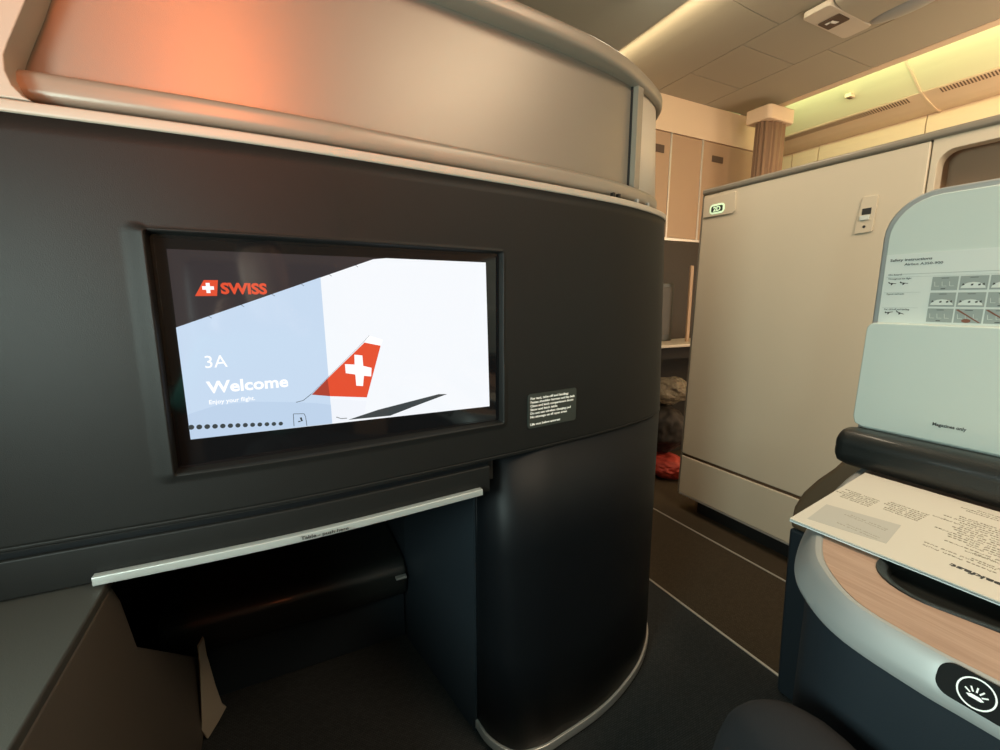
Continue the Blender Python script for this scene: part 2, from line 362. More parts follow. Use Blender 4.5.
# dark face, with a soft-edged pocket for the screen
A = Vector((-.131, .688)); Bp = Vector((.358, .716)); E1 = (Bp-A).normalized(); EN = Vector((-E1.y, E1.x))
def curve_pt(path):
    L = [0]
    for a, b in zip(path, path[1:]): L.append(L[-1]+(b-a).length)
    def g(s):
        for i in range(len(L)-1):
            if s <= L[i+1] or i == len(L)-2:
                u = (s-L[i])/(L[i+1]-L[i]); return path[i].lerp(path[i+1], u)
    return g, L[-1]
g, LT = curve_pt(PC)
def fr(a, b, n): return [a+(b-a)*i/n for i in range(n)]
s0 = (-.131+.62)*1.0003; s1 = s0+.491
ss = fr(0, s0-.05, 12)+fr(s0-.05, s0+.02, 48)+fr(s0+.02, s1-.02, 26)+fr(s1-.02, s1+.05, 48)+fr(s1+.05, LT, 110)+[LT]
zs = [.712]+fr(.716, .74, 4)+fr(.74, .80, 40)+fr(.80, 1.06, 10)+fr(1.06, 1.12, 36)+fr(1.12, 1.195, 4)+[1.195]
V = []; nz = len(zs)
def sm(t): t = max(0, min(1, t)); return t*t*(3-2*t)
for s in ss:
    q = g(s); t_ = 0
    for z in zs:
        u = (q-A).dot(E1); du = max(-.000-u, u-.491, 0); dz = max(.778-z, z-1.0795, 0)
        left = u < .245 and du > 0
        d = math.hypot(du, dz); w0 = .016 if z < .9 else .008; aa = (du/d)**2 if left and d > 1e-6 else 0; wd = w0+(.028-w0)*aa
        k = 1-sm(d/.0035)
        tgt = A+E1*u+EN*.014
        bump = (.004+.0015*aa)*sm(1-d/wd)*sm(d/.004)
        r = q.lerp(tgt, k)-EN*bump
        fl = .016*sm((q.x-.62)/.3)*(1.195-z)/.485; i_ = len(V)
        r = r+Vector((.85, -.5))*fl
        V.append((r.x, r.y, z))
Fc = [(i*nz+j, (i+1)*nz+j, (i+1)*nz+j+1, i*nz+j+1) for i in range(len(ss)-1) for j in range(nz-1)]
# back, top and bottom closing
ib = len(V); back = offs([g(s) for s in ss], 0.03)
for i in range(len(ss)):
    V += [(back[i].x, back[i].y, zs[0]), (back[i].x, back[i].y, zs[-1])]
for i in range(len(ss)-1):
    Fc += [(ib+2*i, ib+2*i+1, ib+2*i+3, ib+2*i+2), (i*nz, ib+2*i, ib+2*i+2, (i+1)*nz), (i*nz+nz-1, (i+1)*nz+nz-1, ib+2*i+3, ib+2*i+1)]
mk('screen_wall', V, Fc, 'shell_dark', shell, smooth=True)
sweep('crease', [q+Vector((.85, -.5))*.0158*max(0, min(1, (q.x-.62)/.3)) for q in PC], [(.006, .704), (.025, .704), (.025, .713), (.006, .713)], 'black_void', shell)
# cream ledge above the dark face
sweep('ledge', PC, rrprof(-.003, .05, 1.195, 1.208, .003), 'shell_cream', shell)
sweep('core', PC, [(.055, 1.205), (.10, 1.205), (.10, 1.47), (.055, 1.47)], 'black_void', shell)
i0 = min(range(len(PC)), key=lambda i: abs(PC[i].x+.222)); i1 = min(range(len(PC)), key=lambda i: abs(PC[i].x-.745)); iL = min(range(len(PC)), key=lambda i: abs(PC[i].x+.2))
sweep('lower_rail', PC[i0-1:], rrprof(.022, .056, 1.2190, 1.250, .010, 5), 'champagne', shell)
P2 = smoothpath(PC[i0:i1+1], 1)
# frosted panel with a slanting left edge
def panel():
    V = []; Fc = []; path = PC[i0-4:i1+1]; of = offs(path, .040); ob = offs(path, .046); n = len(path)
    for i in range(n):
        for o_ in (of, ob):
            for z in (1.246, 1.300, 1.36, 1.41, 1.458):
                q = o_[i]; x = q.x
                xl = -.236+(z-1.24)*.36
                V.append((max(x, xl) if i < 6 else x, q.y, z))
    for i in range(n-1):
        for j in range(4):
            a = i*10+j; b = (i+1)*10+j; Fc += [(a, b, b+1, a+1), (a+5, a+6, b+6, b+5)]
        Fc += [(i*10, i*10+5, (i+1)*10+5, (i+1)*10), (i*10+4, (i+1)*10+4, (i+1)*10+9, i*10+9)]
    Fc += [(0, 1, 2, 3, 4, 9, 8, 7, 6, 5), tuple((n-1)*10+k for k in (0, 5, 6, 7, 8, 9, 4, 3, 2, 1))]
    return mk('frosted_panel', V, Fc, 'satin_panel', shell, smooth=False)
pn = panel(); [setattr(q, 'use_smooth', True) for q in pn.data.polygons]; e = pn.modifiers.new('es', 'EDGE_SPLIT'); e.split_angle = math.radians(35)
SP = smoothpath([PC[i1], PC[i1+1], PC[i1+2], PC[i1+3]], 4)
sweep('panel_seam', SP[:2], [(.036, 1.246), (.05, 1.246), (.05, 1.458), (.036, 1.458)], 'black_void', shell)
sweep('stile', SP[1:7], rrprof(.024, .05, 1.246, 1.460, .005), 'champagne', shell)
CP = SP[6:]+PC[i1+4:]; V = []; n = len(CP)
for (o_a, o_b, z) in ((.026, .05, 1.236), (.036, .06, 1.460)):
    for o_ in (o_a, o_b): V += [(q.x, q.y, z) for q in offs(CP, o_)]
mk('corner_skin', V, [(k*n+i, k*n+i+1, ((k+2) % 4)*n+i+1, ((k+2) % 4)*n+i) for k in (0, 1) for i in range(n-1)]+[(i, n+i, n+i+1, i+1) for i in range(n-1)]+[(2*n+i, 3*n+i, 3*n+i+1, 2*n+i+1) for i in range(n-1)], 'cream', shell, smooth=True)
e = shell.children[-1].modifiers.new('es', 'EDGE_SPLIT'); e.split_angle = math.radians(35)
RP = []
for q, a in zip(PC, offs(PC, .020)): t_ = max(0, min(1, (q.x-.55)/.3)); RP.append(q.lerp(a, t_*t_*(3-2*t_)))
sweep('top_rail', RP, rrprof(.002, .055, 1.456, 1.485, .009, 5), 'champagne', shell)
# left frame of the panel
fo = [(-.62, 1.209), (-.216, 1.209)]+[(-.222, 1.212), (-.230, 1.222), (-.2335, 1.235), (-.2325, 1.250), (-.228, 1.262), (-.207, 1.31), (-.15, 1.458), (-.62, 1.458)]
prism('left_frame', fo, .684, .735, 'shell_cream', shell, axis='y', bevel=.003)
# small fittings in the gap
for x0, x1 in ((.60, .64), (.655, .71)):
    pass
gap = PC[min(range(len(PC)), key=lambda i: abs(PC[i].x-.58)):min(range(len(PC)), key=lambda i: abs(PC[i].x-.62))+1]
for x0 in (.655, .672, .735, .79):
    q = min(PC, key=lambda v: abs(v.x-x0)); qo = q+Vector((-.06, .998))*.016
    box('gap_clip', (qo.x-.003, qo.x+.003, qo.y-.003, qo.y+.006, 1.208, 1.2215), 'silver' if x0 > .7 else 'black_plastic', shell, .0006)
# lower column (pedestal) with silver foot
LC = smoothpath([(.351, 1.55), (.351, .90), (.352, .815), (.362, .765), (.395, .718), (.45, .702), (.51, .705), (.62, .718), (.72, .745), (.824, .791), (.92, .865), (.972, .955), (.985, 1.07), (.985, 1.55)], 6)
LT_ = [q+Vector((.85, -.5))*.021*sm((q.x-.62)/.3) for q in smoothpath([(.351, 1.55), (.351, .90), (.352, .815), (.360, .772), (.385, .742), (.45, .731), (.51, .736), (.62, .754), (.705, .774), (.80, .811), (.89, .867), (.936, .93), (.966, 1.07), (.968, 1.55)], 6)]
V = []; n = len(LC); lv = (.035, .25, .48, .704)
for z in lv:
    k_ = ((z-.035)/.669)**.8
    for a, b in zip(LC, LT_): q = a.lerp(b, k_); V.append((q.x, q.y, z))
Fc = [(k*n+i, k*n+(i+1) % n, (k+1)*n+(i+1) % n, (k+1)*n+i) for k in range(3) for i in range(n)]+[tuple(range(n)), tuple(range(3*n, 4*n))]
mk('column', V, Fc, 'shell_lower', shell, smooth=True)
col = shell.children[-1]; e = col.modifiers.new('es', 'EDGE_SPLIT'); e.split_angle = math.radians(30)
sweep('foot_strip', LC, rrprof(-.005, .004, .012, .034, .002), 'silver_trim', shell)
prism('plinth', [(q.x, q.y) for q in offs(LC, .01)], 0.001, .036, 'black_void', shell)
# footwell: header, roof, walls
HD = [q for q in PC if q.x < .36]
sweep('header_band', HD, rrprof(.007, .05, .643, .694, .003), 'shell_dark', shell)
sweep('header_step', HD, rrprof(.013, .05, .690, .7045, .002), 'shell_lower', shell)
sweep('edge_bead', [q+Vector((.85, -.5))*.0158*sm((q.x-.62)/.3) for q in PC], rrprof(-.0012, .006, .7085, .7135, .0015), 'shell_dark', shell)
box('footwell_roof', (-.62, .351, .735, 1.56, .66, .70), 'black_void', shell)
box('footwell_back', (-.62, .351, 1.50, 1.55, .0, .66), 'navy_plastic', shell)
prism('footwell_side', [(.3505, .822), (.345, .822), (.282, 1.18), (.282, 1.50), (.3505, 1.50)], .0, .66, 'navy_plastic', shell)
box('back_panel', (-.62, .97, 1.55, 1.58, 0, 1.487), 'cream', shell)
prism('shell_top', [(q.x, q.y) for q in offs(PC, .05)]+[(-.62, 1.56)], 1.47, 1.48, 'cream', shell)

# screen
tv = thing('television', 'wide black glass screen recessed in the dark shell, showing an airliner tail', 'screen', (A.x, A.y+.01, .775))
SN = Vector((E1.y, -E1.x, 0))    # towards the viewer
def sp(u, z, d): q = A+E1*u+EN*.0125; return Vector((q.x, q.y, z))+SN*d
def spoly(name, uz, m, d, parent=tv): return poly(name, [sp(u, z, d) for u, z in uz], m, parent, SN, .0002)
def sline(a, b, w_=.0007):
    a = Vector(a); b = Vector(b); t_ = (b-a).normalized(); n_ = Vector((-t_.y, t_.x))*w_/2; return [a+n_, b+n_, b-n_, a-n_]
poly('glass', [sp(u, z, 0) for u, z in rrect(.0015, .4895, .7795, 1.0785, .004)], 'glass_black', tv, SN, .0015)
fo = rrect(-.0005, .4915, .7775, 1.0800, .005); fi = rrect(.003, .488, .781, 1.0765, .004)
V = [sp(u, z, 0) for u, z in fo]+[sp(u, z, .003) for u, z in fo]+[sp(u, z, .003) for u, z in fi]+[sp(u, z, .001) for u, z in fi]; n = len(fo)
mk('bezel', V, [(k*n+i, k*n+(i+1) % n, (k+1)*n+(i+1) % n, (k+1)*n+i) for k in range(3) for i in range(n)], 'glass_black', tv)
BL = (.0165, .8155); BR = (.4725, .8065); TR = (.466, 1.0645); TL = (.0150, 1.063)
dsp = spoly('display', [BL, BR, TR, TL], 'screen_dark', .0016)
d1 = .0019
sk = spoly('sky_picture', [BL, BR, TR, (.2912, 1.0640), (.2713, 1.0615), (.0152, .9651)], 'screen_sky', d1)
sk2 = spoly('sky_shade', [BL, (.1967, .8125), (.1935, 1.0325), (.0152, .9651)], 'screen_blue', d1+.0003)
spoly('fuselage', [(.1967, .8125), (.2193, .815), (.2444, .815), (.2505, .8420), (.1965, .852)], 'screen_body', d1+.0005)
spoly('fuselage_shade', [BL, (.1967, .8125), (.1965, .842), (.176, .847), (.150, .8515), (.096, .8585), (.050, .859), (.0162, .850)], 'screen_body_blue', d1+.0005)
spoly('tail_cap', [(.2516, .9348), (.2592, .9453), (.2805, .9376), (.2764, .9286)], 'screen_white', d1+.0005)
spoly('tail_fin', [(.2516, .9348), (.2764, .9286), (.251, .8476), (.1960, .8555), (.1940, .8830)], 'screen_red', d1+.0007)
spoly('tail_fin_shade', [(.1940, .8830), (.1960, .8555), (.1705, .8606)], 'screen_red_dark', d1+.0007)
spoly('tail_cross', [(.2353, .9168), (.2472, .9148), (.2478, .8984), (.2605, .8943), (.2592, .8807), (.248, .8827), (.2458, .8665), (.2357, .8681), (.2351, .8859), (.221, .8891), (.2206, .9031), (.2349, .9014)], 'screen_white', d1+.0010)
for pts in ([(.2205, .8150), (.2685, .8255), (.3723, .8400), (.3885, .8385), (.3231, .8224), (.2870, .8130)],):
    spoly('wing', pts, 'screen_ink', d1+.0007)
L3 = lambda pl_, w_=.0008: [[sp(q.x, q.y, d1+.0010) for q in sline(a, b, w_)] for a, b in zip(pl_, pl_[1:])]
many('outline', L3([(.1483, .8515), (.1582, .8532), (.1696, .8615)])+L3([(.1696, .8615), (.2507, .9364), (.2592, .9453)], .0004)+L3([(.1431, .816), (.1435, .8346), (.1580, .8330), (.1598, .828), (.1606, .814)])+L3([(.153, .828), (.1545, .822)], .0025)+L3([(.203, .822), (.210, .8185), (.219, .8180)], .001)+L3([(.149, .822), (.1525, .822)], .0015), 'screen_ink', tv, SN, .0002)
tick = []
for i in range(6):
    u = .052+.0385*i; z = .9651+(u-.0152)*.3765; tick += L3([(u-.002, z+.0012), (u+.003, z-.0025)], .0006)
for tk in tick: poly('tick', tk, 'screen_ink', tv, SN, .0002)
for i in range(13):
    u = .0187+.10725*i/12; z = .8323-(u-.018)*.094; r = .0034-.0005*i/12
    spoly('cabin_window', [(u+r*math.cos(a*math.pi/8), z+r*math.sin(a*math.pi/8)) for a in range(16)], 'screen_ink', d1+.0008)
spoly('logo_mark', [(.0393, 1.005), (.0505, 1.0255), (.0663, 1.0258), (.0635, 1.0053)], 'screen_red', d1+.0003)
cu, cz, a_, b_ = .0545, 1.0155, .0065, .0022
spoly('logo_cross', [(cu-b_, cz+a_), (cu+b_, cz+a_), (cu+b_, cz+b_), (cu+a_, cz+b_), (cu+a_, cz-b_), (cu+b_, cz-b_), (cu+b_, cz-a_), (cu-b_, cz-a_), (cu-b_, cz-b_), (cu-a_, cz-b_), (cu-a_, cz+b_), (cu-b_, cz+b_)], 'screen_white', d1+.0006)
E3 = Vector((E1.x, E1.y, 0)); UP = Vector((0, 0, 1))
text('lettering', 'SWISS', .0195, 'screen_red', tv, sp(.0685, 1.0085, d1+.0005), E3, UP, bold=.0008, width=.0545)
text('lettering', '3A', .0235, 'screen_white', tv, sp(.0405, .9105, d1+.0010), E3, UP, width=.0255)
text('lettering', 'Welcome', .0225, 'screen_white', tv, sp(.0415, .8762, d1+.0010), E3, UP, bold=.0006, width=.0995)
text('lettering', 'Enjoy your flight.', .0082, 'screen_white', tv, sp(.0412, .8610, d1+.0010), E3, UP, bold=.0001, width=.0545)

# notice on the shell
def at_curve(x):
    i = min(range(len(PC)-1), key=lambda k: abs(PC[k].x-x)); return PC[i], (PC[i+1]-PC[i-1]).normalized()
c0 = Vector((.418, .7215)); c1 = Vector((.541, .7375)); ct = (c1-c0).normalized(); cn = Vector((ct.y, -ct.x)); W = (c1-c0).length
nt_ = thing('notice_label', 'small grey label with white safety text right of the screen', 'label', (c0.x, c0.y, .755))
LP = lambda u, z, d: Vector((c0.x+ct.x*u+cn.x*d, c0.y+ct.y*u+cn.y*d, z))
poly('plate', [LP(u, z, .0) for u, z in rrect(0, W, .7545, .8225, .006)], 'label_grey', nt_, (cn.x, cn.y, 0), .0045)
for i, (s_, wd) in enumerate((('For taxi, take-off and landing:', .097), ('Fasten shoulder harness and lap belt', .114), ('Close and latch compartment doors', .111), ('Stow and latch table', .068), ('Do not use wireless charging pad', .104), ('No stowage on all open areas', .094), ('', 0), ('Life vest below armrest', .076))):
    if s_: text('lettering', s_, .0063, 'white_print', nt_, LP(.004, .8115-i*.0073, .0050), (ct.x, ct.y, 0), UP, bold=.00018, width=wd)
# table release bar
bar = thing('table_bar', 'slim silver table release bar under the screen shelf', 'table bar', (.04, .69, .65))
HB = [q for q in PC if -.232 < q.x < .32]
g2, L2_ = curve_pt(PC)
BP = [g2(s) for s in [(.62-.231)+.548*i/24 for i in range(25)]]
sweep('bar', BP, rrprof(-.005, .0068, .6450, .6570, .0015), 'silver_bar', bar)
text('lettering', 'Table - push here', .0076, 'ink', bar, (.008, .6767, .6492), (1, .016, 0), UP, bold=.0001, width=.068)

# things in the footwell
ot = thing('footrest', 'dark cushioned footrest ledge at the back of the footwell', 'footrest', (0, 1.3, 0))
prism('cushion', [(1.16, .165), (1.15, .20), (1.155, .245), (1.18, .268), (1.22, .272), (1.495, .272), (1.495, .165)], -.30, .280, 'leather', ot, axis='x', bevel=.012)
box('base', (-.215, .280, 1.20, 1.495, 0, .17), 'navy_plastic', ot, .004)
box('latch', (.245, .275, 1.138, 1.152, .228, .234), 'silver_trim', ot, .001)
sc_ = thing('side_console', 'taupe side console running beside the seat on the left', 'console', (-.4, .2, 0))
prism('body', [(-.9, 0.002), (-.9, .626), (.712, .626), (.735, .59), (.77, .49), (1.145, .17), (1.145, .002)], -.60, -.222, 'console_taupe', sc_, axis='x', bevel=.006)
prism('top', [(-.9, .627), (-.9, .6405), (.712, .6405), (.712, .627)], -.60, -.220, 'console_top', sc_, axis='x', bevel=.003)
# hanging strap
st = thing('strap', 'cream fabric strap end hanging in front of the footrest', 'strap', (-.20, 1.12, .1))
V = []; rows = [(.245, .004, 0), (.20, .0055, 0), (.18, .008, .001), (.12, .014, .002), (.06, .022, .000), (.035, .028, -.003), (.005, .012, -.004)]
for z, wd, o_ in rows:
    V += [(-.205+wd*1.1, 1.10-o_, z+(.014 if z < .05 else 0)), (-.205-wd*.6, 1.07-o_*2, z), (-.209-wd*.6, 1.08, z), (-.209+wd*1.1, 1.11, z+(.014 if z < .05 else 0))]
Fc = [(k*4+i, k*4+(i+1) % 4, k*4+4+(i+1) % 4, k*4+4+i) for k in range(6) for i in range(4)]+[(0, 1, 2, 3), (24, 25, 26, 27)]
mk('webbing', V, Fc, 'strap_cream', st, bevel=.001)

# ================================================================== 2D divider panel
t = thing('divider_panel', 'tall cream seat divider panel across the aisle with a lit seat sign', 'divider', (1.7, .6, .1))
X0, X1 = 1.67, 1.71
arc = [(.60-.0+.035*math.cos(a)*1.0, 1.37+.035*math.sin(a)) for a in [math.pi/2*(1-i/6) for i in range(7)]]
out = [(.651, .09), (.651, 1.445), (-.9, 1.445), (-.9, 1.405)]+[(.60, 1.405)]+arc+[(.635, .95), (-.9, .95), (-.9, .09)]
prism('frame', out, X0+.002, X1, 'cream_seat', t, axis='x', bevel=.002)
ye = lambda z: 1.398+.026*(1.44-z)/1.35
prism('main_panel', [(.655, .288), (.655, 1.438), (ye(1.438), 1.438), (ye(.288), .288)], X0, X1, 'cream_seat', t, axis='x', bevel=.004)
prism('lower_panel', [(.10, .092), (.10, .275), (ye(.275), .275), (ye(.092), .092)], X0, X1, 'cream_seat', t, axis='x', bevel=.004)
box('divide_strip', (X0+.006, X1, .10, 1.416, .276, .287), 'seam_brown', t)
box('bottom_strip', (X0-.001, X1, .10, 1.422, .084, .0915), 'silver_trim', t, .001)
prism('top_cap', rrect(X0-.008, X1+.01, 1.439, 1.462, .009), -.9, 1.400, 'champagne', t, axis='y')
prism('end_strip', [(ye(.09)+.001, .09), (ye(1.44)+.001, 1.44), (ye(1.44)+.011, 1.44), (ye(.09)+.011, .09)], X0+.004, X1+.012, 'champagne', t, axis='x', bevel=.002)
box('recess_back', (X1+.10, X1+.12, -.9, .72, .9, 1.45), 'tan_laminate', t)
box('recess_side', (X1, X1+.12, .66, .72, .9, 1.45), 'tan_laminate', t)
box('recess_top', (X1, X1+.12, -.9, .70, 1.43, 1.445), 'tan_laminate', t)
box('plinth', (X0+.06, X1+.3, .1, 1.36, 0.001, .085), 'black_void', t)
sgn = thing('seat_sign', 'illuminated seat number sign at the top corner of the divider panel', 'sign', (1.668, 1.32, 1.38))
prism('plate', [(1.393, 1.345), (1.393, 1.425), (1.247, 1.425), (1.243, 1.36), (1.245, 1.350), (1.255, 1.343)], 1.6635, 1.6698, 'cream_seat', sgn, axis='x', bevel=.0015)
prism('lit_ring', rrect(1.290, 1.360, 1.3525, 1.3915, .016), 1.6622, 1.6636, 'pill_lit', sgn, axis='x')
prism('window', rrect(1.298, 1.352, 1.360, 1.384, .006), 1.6616, 1.6623, 'label_grey', sgn, axis='x')
text('lettering', '2D', .025, 'pill_lit', sgn, (1.6612, 1.342, 1.3635), (0, -1, 0), UP, bold=.0008, width=.034)
sw = thing('switch_plate', 'cream switch plate with a small dark window on the divider panel', 'switch', (1.668, .79, 1.26))
prism('plate', [(.800, 1.3175), (.7635, 1.3155), (.7615, 1.313), (.7665, 1.211), (.769, 1.2085), (.8135, 1.2065), (.816, 1.209), (.803, 1.315)], 1.665, 1.6698, 'cream_seat', sw, axis='x', bevel=.0015)
box('window', (1.6635, 1.6652, .775, .799, 1.262, 1.281), 'ink', sw)
box('rocker', (1.661, 1.6652, .777, .803, 1.246, 1.260), 'card_white', sw, .001)
prism('pinhole', rrect(.785, .793, 1.222, 1.230, .0038), 1.6638, 1.6652, 'ink', sw, axis='x')

# ================================================================== seat unit ahead of the divider
t = thing('forward_seat_unit', 'dark seat unit with a cream shelf seen in the gap beside the shell', 'seat unit', (2.2, 2.0, 0))
box('back_panel', (1.72, 2.9, 2.08, 2.094, 0, 1.36), 'brown_void', t)
box('shelf', (1.72, 2.60, 1.80, 2.08, .735, .752), 'cream', t, .004)
box('under_shelf', (1.72, 2.60, 1.86, 2.08, .66, .734), 'black_void', t)
box('side_panel', (2.203, 2.228, 1.90, 1.912, .752, 1.20), 'tan_laminate', t, .003)
box('lower_box', (1.72, 2.60, 2.04, 2.078, .002, .66), 'black_void', t)
mo = thing('framed_monitor', 'brown framed monitor standing on the shelf beyond the aisle', 'monitor', (2.02, 2.0, .752))
box('frame', (1.86, 2.165, 1.98, 2.01, .753, 1.10), 'label_grey', mo, .006)
box('screen_face', (1.88, 2.145, 1.976, 1.981, .79, 1.075), 'console_top', mo, .002)
bg = lump('red_bag', (1.945, 1.76, .062), (.115, .13, .064), 'red_fabric', seed=3, amp=.14, fr=1.9, flat=-.066); tag(bg, 'bright red soft bag on the floor at the bottom of the gap', 'bag')
bg = lump('dark_bag', (1.965, 1.82, .268), (.125, .14, .138), 'dark_fabric', seed=8, amp=.12, fr=1.8); tag(bg, 'dark brown crumpled bag lying on the red bag', 'bag')
bg = lump('plastic_wrapper', (1.985, 1.80, .492), (.115, .10, .075), 'plastic_film', seed=5, amp=.20, fr=1.5); tag(bg, 'crinkled clear plastic wrapper on top of the dark bag', 'plastic bag')

# ================================================================== own console on the right
OUT = smoothpath([(.552, -.55), (.552, -.1), (.550, .10), (.548, .165), (.558, .238), (.594, .295), (.646, .338), (.75, .385), (.87, .425), (.99, .458), (1.09, .478)], 8)
OUT = OUT[::-1]      # left side of travel = outside; reversed gives inside on the right
cs = thing('aisle_console', 'oak topped console with wide silver rim right of the seat', 'console', (.8, 0, 0))
prof = [(0.0, .617), (-.003, .629), (-.009, .643), (-.0125, .650), (-.016, .6538), (-.0205, .6545), (-.0222, .6530), (-.0225, .640), (-.017, .612), (-.008, .608), (-.001, .612)]
FC = [1+.35*sm((q.y-.20)/.14) for q in OUT]
sweep('silver_rim', OUT, [(-o_, z) for o_, z in prof], 'silver', cs, fac=FC)
inn = [a.lerp(b, c) for a, b, c in zip(OUT, offs(OUT, .0222), FC)]
TA = .27
def rt(a, b): return (.71+a*math.cos(TA)-b*math.sin(TA), .20+a*math.sin(TA)+b*math.cos(TA))   # tray axis is slightly turned
def capsule(r, ye, back=-.62): return [rt(-r, back)]+[rt(r*math.cos(a), ye+(r+.001)*math.sin(a)) for a in [math.pi-math.pi*i/16 for i in range(17)]]+[rt(r, back)]
nose = capsule(.0642, 0)
def cut(a, b): t_ = (-.55-b[1])/(a[1]-b[1]); return (b[0]+(a[0]-b[0])*t_, -.55)
nose[0] = cut(nose[0], nose[1]) if nose[0][1] < -.55 else (nose[0][0], -.55); nose[-1] = (nose[-1][0], -.55)
wood_pts = [(q.x, q.y) for q in inn]+nose+[(1.12, -.55), (1.12, .42)]
prism('oak_top', wood_pts, .640, .6535, 'oak', cs)
base = offs(OUT, .018)
prism('base', [(q.x, q.y) for q in base]+[(base[-1].x, -.55), (1.10, -.55), (1.10, .40)], .002, .634, 'navy_plastic', cs)
bo = cs.children[-1]; [setattr(q, 'use_smooth', True) for q in bo.data.polygons]; e = bo.modifiers.new('es', 'EDGE_SPLIT'); e.split_angle = math.radians(30)
# outer shoulder on the aisle side
sh = [(-.55, .45), (-.55, .70), (.46, .70), (.49, .668), (.515, .628), (.545, .590), (.572, .548), (.588, .505), (.592, .45)]
prism('aisle_shoulder', sh, 1.086, 1.132, 'brown_shoulder', cs, axis='x', bevel=.012)
prism('aisle_side', [(-.55, .002), (-.55, .449), (.592, .449), (.585, .2), (.578, .002)], 1.088, 1.130, 'navy_plastic', cs, axis='x', bevel=.008)
# tray recess
loops = [(capsule(.0645, 0, -.70), .652), (capsule(.0640, 0, -.70), .6556), (capsule(.0585, 0, -.70), .6552), (capsule(.0545, -.002, -.70), .652), (capsule(.052, -.003, -.70), .6425), (capsule(.046, -.004, -.70), .6400)]
V = []; n = len(loops[0][0])
for lp, z in loops: V += [(x, y, z) for x, y in lp]
Fc = [(k*n+i, k*n+(i+1) % n, (k+1)*n+(i+1) % n, (k+1)*n+i) for k in range(5) for i in range(n)]+[tuple(range(5*n, 6*n))]
mk('tray', V, Fc, 'black_plastic', cs, smooth=True)
e = cs.children[-1].modifiers.new('es', 'EDGE_SPLIT'); e.split_angle = math.radians(40)
# call light button set in the rim
BN = Vector((-.90, 0, .43)).normalized(); BU = Vector((.43, 0, .90)).normalized(); BD = Vector((0, -1, 0))
bc = Vector((.5545, .1225, .6405))
def bp_(a, b, d=0): return bc+BD*a+BU*b+BN*d
bt = mk('button_plate', [bp_(a, b, -.006) for a, b in rrect(-.028, .16, -.0155, .0155, .012)]+[bp_(a, b, .0022) for a, b in rrect(-.028, .16, -.0155, .0155, .012)], [tuple(range(28)), tuple(range(55, 27, -1))]+[(i, (i+1) % 28, 28+(i+1) % 28, 28+i) for i in range(28)], 'button_black', cs, bevel=.001)
icon = []
R1, R2 = .0135, .0122
for i in range(32):
    a, b = i/32*2*math.pi, (i+1)/32*2*math.pi
    icon.append([bp_(R1*math.cos(a), R1*math.sin(a), .0024), bp_(R1*math.cos(b), R1*math.sin(b), .0024), bp_(R2*math.cos(b), R2*math.sin(b), .0024), bp_(R2*math.cos(a), R2*math.sin(a), .0024)])
for i in range(5):
    a = math.radians(30+30*i); d = Vector((math.cos(a), math.sin(a))); n_ = Vector((-d.y, d.x))*.0006
    o_ = Vector((0, -.0035)); icon.append([bp_(*(o_+d*.0045+n_), .0024), bp_(*(o_+d*.0090+n_), .0024), bp_(*(o_+d*.0090-n_), .0024), bp_(*(o_+d*.0045-n_), .0024)])
icon.append([bp_(-.006, -.0035, .0024), bp_(-.003, -.0018, .0024), bp_(.003, -.0018, .0024), bp_(.006, -.0035, .0024), bp_(.004, -.0050, .0024), bp_(-.004, -.0050, .0024)])
many('icon', icon, 'white_print', bt, BN, .0003)

# armrest pad
pd = mk('armrest_pad', *(lambda pr, y0, y1: ([(x, y, z) for y, s_ in ((y0, 1), (y1-.02, 1), (y1-.006, .93), (y1, .75)) for x, z in [(1.07+(a-1.07)*s_, .695+(b-.695)*s_) for a, b in pr]], [tuple(range(len(pr))), tuple(range(4*len(pr)-1, 3*len(pr)-1, -1))]+[(k*len(pr)+i, k*len(pr)+(i+1) % len(pr), (k+1)*len(pr)+(i+1) % len(pr), (k+1)*len(pr)+i) for k in range(3) for i in range(len(pr))]))([(1.035, .668), (1.028, .678), (1.026, .690), (1.028, .700), (1.027, .706), (1.028, .718), (1.036, .729), (1.045, .735), (1.060, .737), (1.078, .737), (1.078, .662), (1.05, .660)], -.6, .492), 'leather', smooth=True)
e = pd.modifiers.new('es', 'EDGE_SPLIT'); e.split_angle = math.radians(50)
tag(pd, 'thick black padded armrest along the bottom of the pale board', 'armrest')

# safety board with magazine pocket
k = 1.11/1.07
Y = lambda y: y*k
Z = lambda z: 1+(z-1)*k
bd = thing('magazine_board', 'pale grey-green board with safety sheet holder and magazine pocket', 'magazine holder', (1.12, 0, .66))
def rc(y0, y1, z0, z1, r, kk=8):   # left (forward) top corner rounded
    return [(y0, z0), (y0, z1)]+[(y1-r+r*math.cos(a), z1-r+r*math.sin(a)) for a in [math.pi/2*(1-i/kk) for i in range(kk+1)]]+[(y1, z0)]
prism('frame', rc(-.6, .489, .702, 1.2035, .082), 1.108, 1.132, 'silver', bd, axis='x', bevel=.005)
prism('panel', rc(-.6, .478, .702, 1.192, .073), 1.1045, 1.112, 'board_grey', bd, axis='x', bevel=.002)
prism('pocket', [(-.6, .738), (-.6, Z(.9565)), (.470, Z(.9565))]+[(.470+.014*math.sin(a), Z(.9565)-.014+.014*math.cos(a)) for a in [math.pi/2*i/5 for i in range(1, 6)]]+[(.487, .758), (.483, .744), (.470, .739)], 1.080, 1.104, 'board_grey', bd, axis='x', bevel=.003)
text('lettering', 'Magazines only', .0085, 'ink', bd, (1.0795, .359, .770), (0, -1, 0), UP, bold=.0002, width=.046)
cd = thing('safety_sheet', 'printed safety instruction sheet behind the magazine pocket', 'sheet', (1.10, 0, .96))
XC = 1.1030
